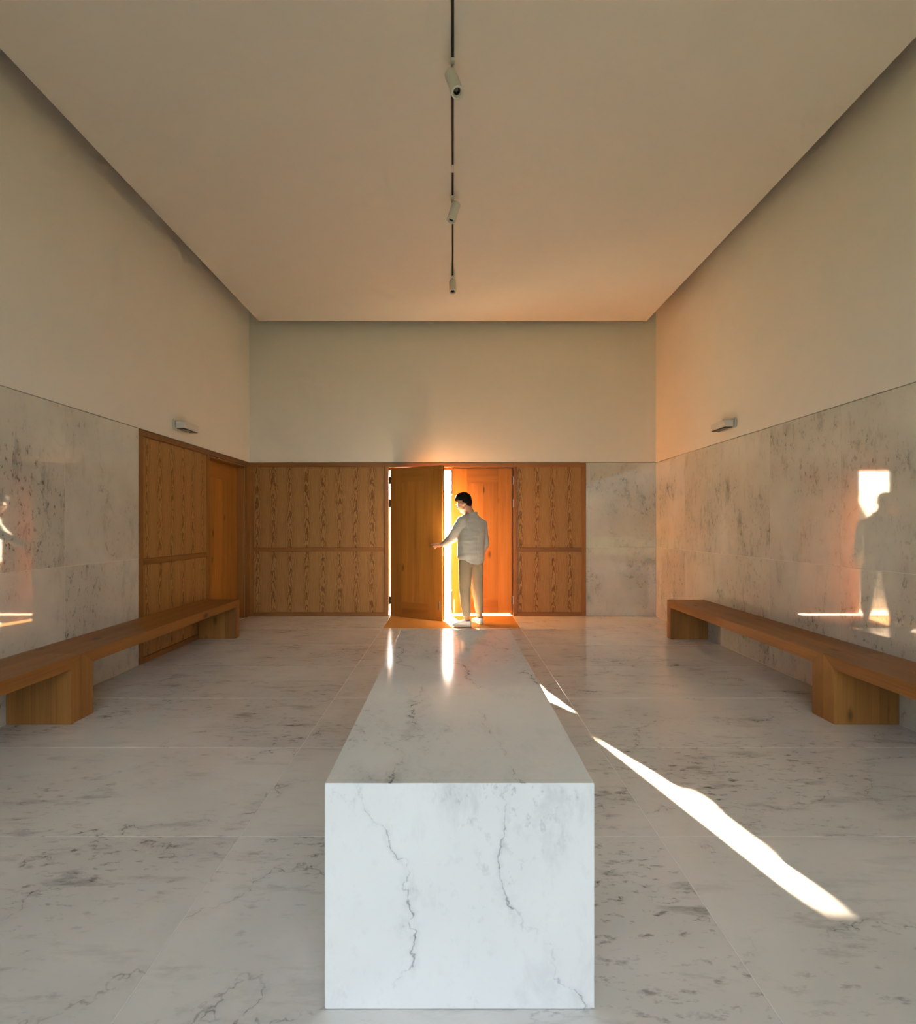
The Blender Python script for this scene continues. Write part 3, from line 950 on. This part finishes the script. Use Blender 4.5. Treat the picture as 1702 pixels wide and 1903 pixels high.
# left hand: closed around the door handle
la = math.radians(-30.5)
LDX = Vector((math.cos(la), math.sin(la), 0))            # along the leaf, away from the hinge
LDN = Vector((math.sin(la), -math.cos(la), 0))           # out of the leaf, into the room
LO = Vector((-0.929, 7.885, 0))
def lp(x, o, z):
    return LO + LDX * x + LDN * o + UP * z
GRIPO, GRIPZ = 0.049, 1.060
palm = lp(LW - 0.085, GRIPO + 0.032, GRIPZ + 0.014)
add_tube(bm, [(WR_L, 0.026), (palm * 0.5 + WR_L * 0.5, 0.030), (palm, 0.030)])
kn_pts = []
for q, (dx, ln) in enumerate(((-0.066, 1.0), (-0.086, 1.08), (-0.106, 1.0), (-0.124, 0.84))):
    k0 = lp(LW + dx, GRIPO + 0.032, GRIPZ + 0.022)
    add_tube(bm, [(palm, 0.017), (k0, 0.0125)], 10)
    p1 = lp(LW + dx - 0.002, GRIPO + 0.002 - 0.004 * ln, GRIPZ + 0.026 + 0.006 * ln)
    p2 = lp(LW + dx - 0.003, GRIPO - 0.020, GRIPZ + 0.004)
    p3 = lp(LW + dx - 0.002, GRIPO - 0.008, GRIPZ - 0.017 * ln)
    add_tube(bm, [(k0, 0.0105), (p1, 0.0092), (p2, 0.0085), (p3, 0.0075)], 10)
# thumb leaves the side of the palm and closes under the grip
add_tube(bm, [(palm + LDX * 0.016, 0.014), (lp(LW - 0.056, GRIPO + 0.032, GRIPZ - 0.010), 0.0115),
              (lp(LW - 0.066, GRIPO + 0.026, GRIPZ - 0.024), 0.010), (lp(LW - 0.084, GRIPO + 0.016, GRIPZ - 0.028), 0.0085)], 10)
# right hand: hanging at the pocket, lightly curled
hd_dir = (Vector((-0.16, 0.22, -0.95))).normalized()
pr = WR_R + hd_dir * 0.055
side_r = FW
outw = hd_dir.cross(side_r).normalized()
add_tube(bm, [(WR_R, 0.026), (pr, 0.028)])
for q, (off, ln) in enumerate(((0.030, 0.070), (0.010, 0.080), (-0.010, 0.074), (-0.029, 0.058))):
    k0 = WR_R + hd_dir * 0.090 + side_r * off
    add_tube(bm, [(pr + side_r * off * 0.6, 0.016), (k0, 0.012)], 10)
    p1 = k0 + hd_dir * ln * 0.45 - RT * 0.008
    p2 = p1 + hd_dir * ln * 0.33 - RT * 0.016
    p3 = p2 + hd_dir * ln * 0.18 - RT * 0.020
    add_tube(bm, [(k0, 0.0105), (p1, 0.0092), (p2, 0.0085), (p3, 0.0075)], 10)
add_tube(bm, [(WR_R + hd_dir * 0.03 + side_r * 0.02, 0.014), (WR_R + hd_dir * 0.07 + side_r * 0.048, 0.011), (WR_R + hd_dir * 0.105 + side_r * 0.045 - RT * 0.01, 0.0088)], 10)
person = fuse('person', bm, M_SKIN, None, BASE, 0.0046, 3)
tag(person, 'person in white shirt and beige trousers pulling the open door, seen from behind', 'person')

# --- face details, hair, spectacles
for s in (-1, 1):
    bm = new_bm()
    add_ellipsoid(bm, Vector((0, 0, 0)), (0.0115, 0.0115, 0.0115), None, 2)
    me = bpy.data.meshes.new('eye')
    bm.to_mesh(me)
    bm.free()
    link('eye', me, M_EYE, person, hp(0.080, s * 0.031, 0.003), True)
random.seed(3)
bm = new_bm()
hcx = hp(-0.008, 0, 0.030)
for i in range(900):
    # even spread of directions over the skull
    zz = 1 - 2 * (i + 0.5) / 900
    ph = i * 2.399963
    rr = math.sqrt(1 - zz * zz)
    d = Vector((rr * math.cos(ph), rr * math.sin(ph), zz))     # right, forward, up
    # hairline: high over the brow, down behind the ears to the nape
    f, u, r_ = d.y, d.z, abs(d.x)
    lim = 0.12 + 0.45 * max(0.0, f) if f > -0.12 else 0.05 + 1.15 * f
    if f > 0.25:
        lim = 0.46 - 0.12 * r_
    lim = max(lim, -0.86)
    if u < lim:
        continue
    p = hcx + HR * (d.x * 0.077) + HF * (d.y * 0.098) + HU * (d.z * 0.093)
    top = max(0.0, u)
    rad = 0.010 + 0.012 * top + 0.010 * max(0, f) * top + random.uniform(-0.002, 0.003)
    lift = 0.003 + 0.015 * top + 0.026 * max(0.0, f) * top
    nrm = (HR * d.x + HF * d.y + HU * d.z)
    p = p + nrm * lift
    if u < -0.15:
        p += nrm * 0.006
        rad *= 0.9
    add_ellipsoid(bm, p, (rad, rad, rad), None, 1)
add_ellipsoid(bm, hp(-0.066, 0, -0.030), (0.056, 0.034, 0.050), ax, 2)      # hair running down to the nape
add_ellipsoid(bm, hp(-0.058, 0, -0.062), (0.045, 0.026, 0.034), ax, 2)
def hair_fold(p):
    return 0.0035 * mnoise.noise(p * 90.0) + 0.003 * mnoise.noise(p * 45.0)
fuse('hair', bm, M_HAIR, person, HC, 0.005, 2, hair_fold)
# spectacles
bm = new_bm()
for s in (-1, 1):
    ring = []
    for k in range(17):
        a = 2 * math.pi * k / 16
        ring.append((hp(0.104 - 0.006 * abs(math.cos(a)), s * 0.033 + 0.026 * math.cos(a), 0.000 + 0.021 * math.sin(a)), 0.0028))
    add_tube(bm, ring, 6, cap=False)
    add_tube(bm, [(hp(0.100, s * 0.059, 0.008), 0.0028), (hp(0.06, s * 0.078, 0.010), 0.0025), (hp(-0.012, s * 0.086, 0.008), 0.0025)], 6)
add_tube(bm, [(hp(0.106, -0.009, 0.006), 0.0025), (hp(0.109, 0, 0.008), 0.0025), (hp(0.106, 0.009, 0.006), 0.0025)], 6)
bmesh.ops.recalc_face_normals(bm, faces=list(bm.faces))
for v in bm.verts:
    v.co -= HC
me = bpy.data.meshes.new('spectacles')
bm.to_mesh(me)
bm.free()
link('spectacles', me, M_FRAME, person, HC, True)

# --- shirt
bm = new_bm()
def hem(x, y):
    return -0.055 * (abs(y) ** 1.5) + 0.035 * abs(x)
add_loft(bm, [(Vector((0.254, 7.160, 0.873)), 0.190, 0.144, hem), (Vector((0.250, 7.150, 0.95)), 0.196, 0.150), (Vector((0.248, 7.150, 1.04)), 0.196, 0.148),
              (Vector((0.252, 7.155, 1.15)), 0.198, 0.148), (Vector((0.264, 7.168, 1.25)), 0.196, 0.142),
              (Vector((0.275, 7.182, 1.33)), 0.198, 0.122), (Vector((0.277, 7.183, 1.385)), 0.196, 0.104), (Vector((0.277, 7.185, 1.425)), 0.172, 0.090), (Vector((0.275, 7.185, 1.460)), 0.122, 0.080), (Vector((0.268, 7.187, 1.50)), 0.078, 0.070)], RT, FW, power=2.25)
add_tube(bm, [(SH_L + RT * 0.02, 0.074), (SH_L * 0.6 + EL_L * 0.4, 0.074), (EL_L, 0.068), (EL_L * 0.5 + WR_L * 0.5, 0.056), (WR_L + (EL_L - WR_L).normalized() * 0.012, 0.039)])
add_tube(bm, [(SH_R - RT * 0.025, 0.074), (SH_R * 0.5 + EL_R * 0.5 - RT * 0.012, 0.066), (EL_R, 0.056), (EL_R * 0.5 + WR_R * 0.5, 0.047), (WR_R + (EL_R - WR_R).normalized() * 0.012, 0.037)])
add_tube(bm, [(Vector((0.232, 7.185, 1.472)), 0.062), (SH_L + UP * 0.014, 0.066)])
add_tube(bm, [(Vector((0.215, 7.225, 1.458)), 0.055), (Vector((0.16, 7.17, 1.39)), 0.075)])
def shirt_fold(p):
    d = (p - Vector((0.06, 7.07, 1.18)))
    near = math.exp(-d.length_squared / 0.03)
    lo = max(0.0, min(1.0, (1.12 - p.z) / 0.2))
    q = Vector((p.x * 9, p.y * 9, p.z * 24))
    a = mnoise.noise(q) * (0.0035 + 0.006 * near + 0.004 * lo)
    q2 = Vector((p.x * 16 + p.z * 12, p.y * 16, p.z * 9))
    a += 0.003 * mnoise.noise(q2)
    return a
shirt = fuse('shirt', bm, M_SHIRT, person, BASE, 0.0065, 7, shirt_fold)
# stitched seams laid on the cloth: yoke, back pleat, sleeve seam
from mathutils.bvhtree import BVHTree
_bm = bmesh.new()
_bm.from_mesh(shirt.data)
_bvh = BVHTree.FromBMesh(_bm)
def on_back(r, z):
    o = Vector((0.27, 7.18, z)) + RT * r - FW * 0.6 - BASE
    hit = _bvh.ray_cast(o, FW, 1.2)
    return None if hit[0] is None else hit[0] + BASE - FW * 0.0005
def seam(pts):
    pts = [p for p in pts if p is not None]
    bm = new_bm()
    add_tube(bm, [(p, 0.0022) for p in pts], 6, cap=False)
    for v in bm.verts:
        v.co -= BASE
    me = bpy.data.meshes.new('seam')
    bm.to_mesh(me)
    bm.free()
    link('seam', me, M_SEAM, shirt, BASE, True)
seam([on_back(-0.15 + 0.30 * i / 20, 1.405 + 0.012 * math.cos(math.pi * (i - 10) / 20)) for i in range(21)])
seam([on_back(-0.035 + 0.012 * math.sin(i * 0.4), 1.22 - 0.34 * i / 24) for i in range(25)])
seam([on_back(-0.150 + 0.004 * math.sin(i), 1.405 - 0.14 * i / 12) for i in range(13)])
_bm.free()
# collar band standing up around the neck
bm = new_bm()
n = 40
rings = []
for z, k in ((0.0, 1.0), (0.022, 0.97), (0.045, 0.94), (0.045, 0.86), (0.0, 0.90)):
    ring = []
    for i in range(n):
        a = 2 * math.pi * i / n
        back = 0.5 - 0.5 * math.sin(a)
        p = Vector((0.268, 7.188, 1.472)) + RT * (0.078 * k * math.cos(a)) + FW * (0.074 * k * math.sin(a)) + UP * (z * (0.75 + 0.5 * back) - 0.012 * math.sin(a))
        ring.append(bm.verts.new(p - BASE))
    rings.append(ring)
for a, b in zip(rings, rings[1:] + rings[:1]):
    for i in range(n):
        bm.faces.new((a[i], a[(i + 1) % n], b[(i + 1) % n], b[i]))
bmesh.ops.recalc_face_normals(bm, faces=list(bm.faces))
me = bpy.data.meshes.new('collar')
bm.to_mesh(me)
bm.free()
link('collar', me, M_SHIRT, shirt, BASE, True)
for wr, el in ((WR_L, EL_L), (WR_R, EL_R)):
    d = (el - wr).normalized()
    cf = lathe('cuff', [(0.030, 0.0), (0.037, 0.0), (0.0385, 0.004), (0.0405, 0.05), (0.039, 0.054), (0.032, 0.054), (0.030, 0.0)], M_SHIRT, shirt, wr + d * 0.004, n=28)
    cf.rotation_euler = d.to_track_quat('Z', 'Y').to_euler()

# --- trousers
bm = new_bm()
add_loft(bm, [(Vector((0.256, 7.173, 0.80)), 0.170, 0.115), (Vector((0.257, 7.173, 0.88)), 0.173, 0.120), (Vector((0.260, 7.173, 0.97)), 0.160, 0.110), (Vector((0.262, 7.173, 1.02)), 0.148, 0.10)], RT, FW)
def leg_pts(h, k, a, out):
    return [(h + UP * -0.02, 0.096), (h * 0.66 + k * 0.34, 0.094), (h * 0.3 + k * 0.7, 0.085), (k, 0.077), (k * 0.7 + a * 0.3, 0.071), (k * 0.35 + a * 0.65, 0.060), (a + UP * 0.055, 0.050)]
add_tube(bm, leg_pts(HIP_L, KN_L, AN_L, -1), 28, cap=False)
add_tube(bm, leg_pts(HIP_R, KN_R, AN_R, 1), 28, cap=False)
def trouser_fold(p):
    q = Vector((p.x * 22, p.y * 22, p.z * 5 + p.x * 6))
    kz = math.exp(-((p.z - 0.5) / 0.12) ** 2) + math.exp(-((p.z - 0.17) / 0.07) ** 2)
    return 0.005 * mnoise.noise(q) + 0.004 * kz * mnoise.noise(Vector((p.x * 10, p.y * 10, p.z * 34)))
fuse('trousers', bm, M_TROUSER, person, BASE, 0.0065, 6, trouser_fold)

# --- shoes
def shoe(an, fd):
    heel = Vector((an.x, an.y, 0)) - fd * 0.062
    rt = fd.cross(UP)
    secs = [(0.000, 0.024, 0.068), (0.014, 0.034, 0.078), (0.045, 0.038, 0.082), (0.085, 0.038, 0.080), (0.120, 0.040, 0.074), (0.155, 0.044, 0.060),
            (0.190, 0.047, 0.050), (0.220, 0.045, 0.042), (0.245, 0.037, 0.035), (0.260, 0.024, 0.028)]
    n = 22
    def loft(z0fun, hfun, grow):
        bm = bmesh.new()
        rings = []
        for s, hw, h in secs:
            ring = []
            for i in range(n):
                a = 2 * math.pi * i / n
                ca, sa = math.cos(a), math.sin(a)
                x = math.copysign(abs(ca) ** 0.75, ca) * (hw + grow)
                hh = hfun(h)
                z = z0fun(s) + (hh / 2) * (1 + math.copysign(abs(sa) ** 0.6, sa))
                if sa > 0:
                    x *= 1 - 0.28 * sa * min(1.0, hh / 0.05)
                ring.append(bm.verts.new(heel + fd * s + rt * x + UP * z - heel))
            rings.append(ring)
        for a, b in zip(rings[:-1], rings[1:]):
            for i in range(n):
                bm.faces.new((a[i], a[(i + 1) % n], b[(i + 1) % n], b[i]))
        bm.faces.new(list(reversed(rings[0])))
        bm.faces.new(rings[-1])
        bmesh.ops.recalc_face_normals(bm, faces=list(bm.faces))
        return bm
    def finish(nm, bm, m, par):
        me = bpy.data.meshes.new(nm)
        bm.to_mesh(me)
        bm.free()
        o = link(nm, me, m, par, heel, True)
        ss = o.modifiers.new('s', 'SUBSURF')
        ss.levels = ss.render_levels = 1
        return o
    up_ = finish('shoe', loft(lambda s: 0.018, lambda h: h, 0.0), M_SHOE, person)
    finish('sole', loft(lambda s: 0.0 + 0.010 * max(0, (s - 0.19) / 0.07) ** 2, lambda h: 0.026, 0.0045), M_SOLE, up_)
    # dark collar of the shoe around the ankle
    cl = lathe('shoe_collar', [(0.030, 0.0), (0.037, 0.0), (0.038, 0.014), (0.033, 0.017), (0.029, 0.012), (0.030, 0.0)], M_SOCK, up_, Vector((an.x, an.y, 0.083)) - fd * 0.014, n=24)
    return up_
shoe(AN_L, FD_L)
shoe(AN_R, FD_R)
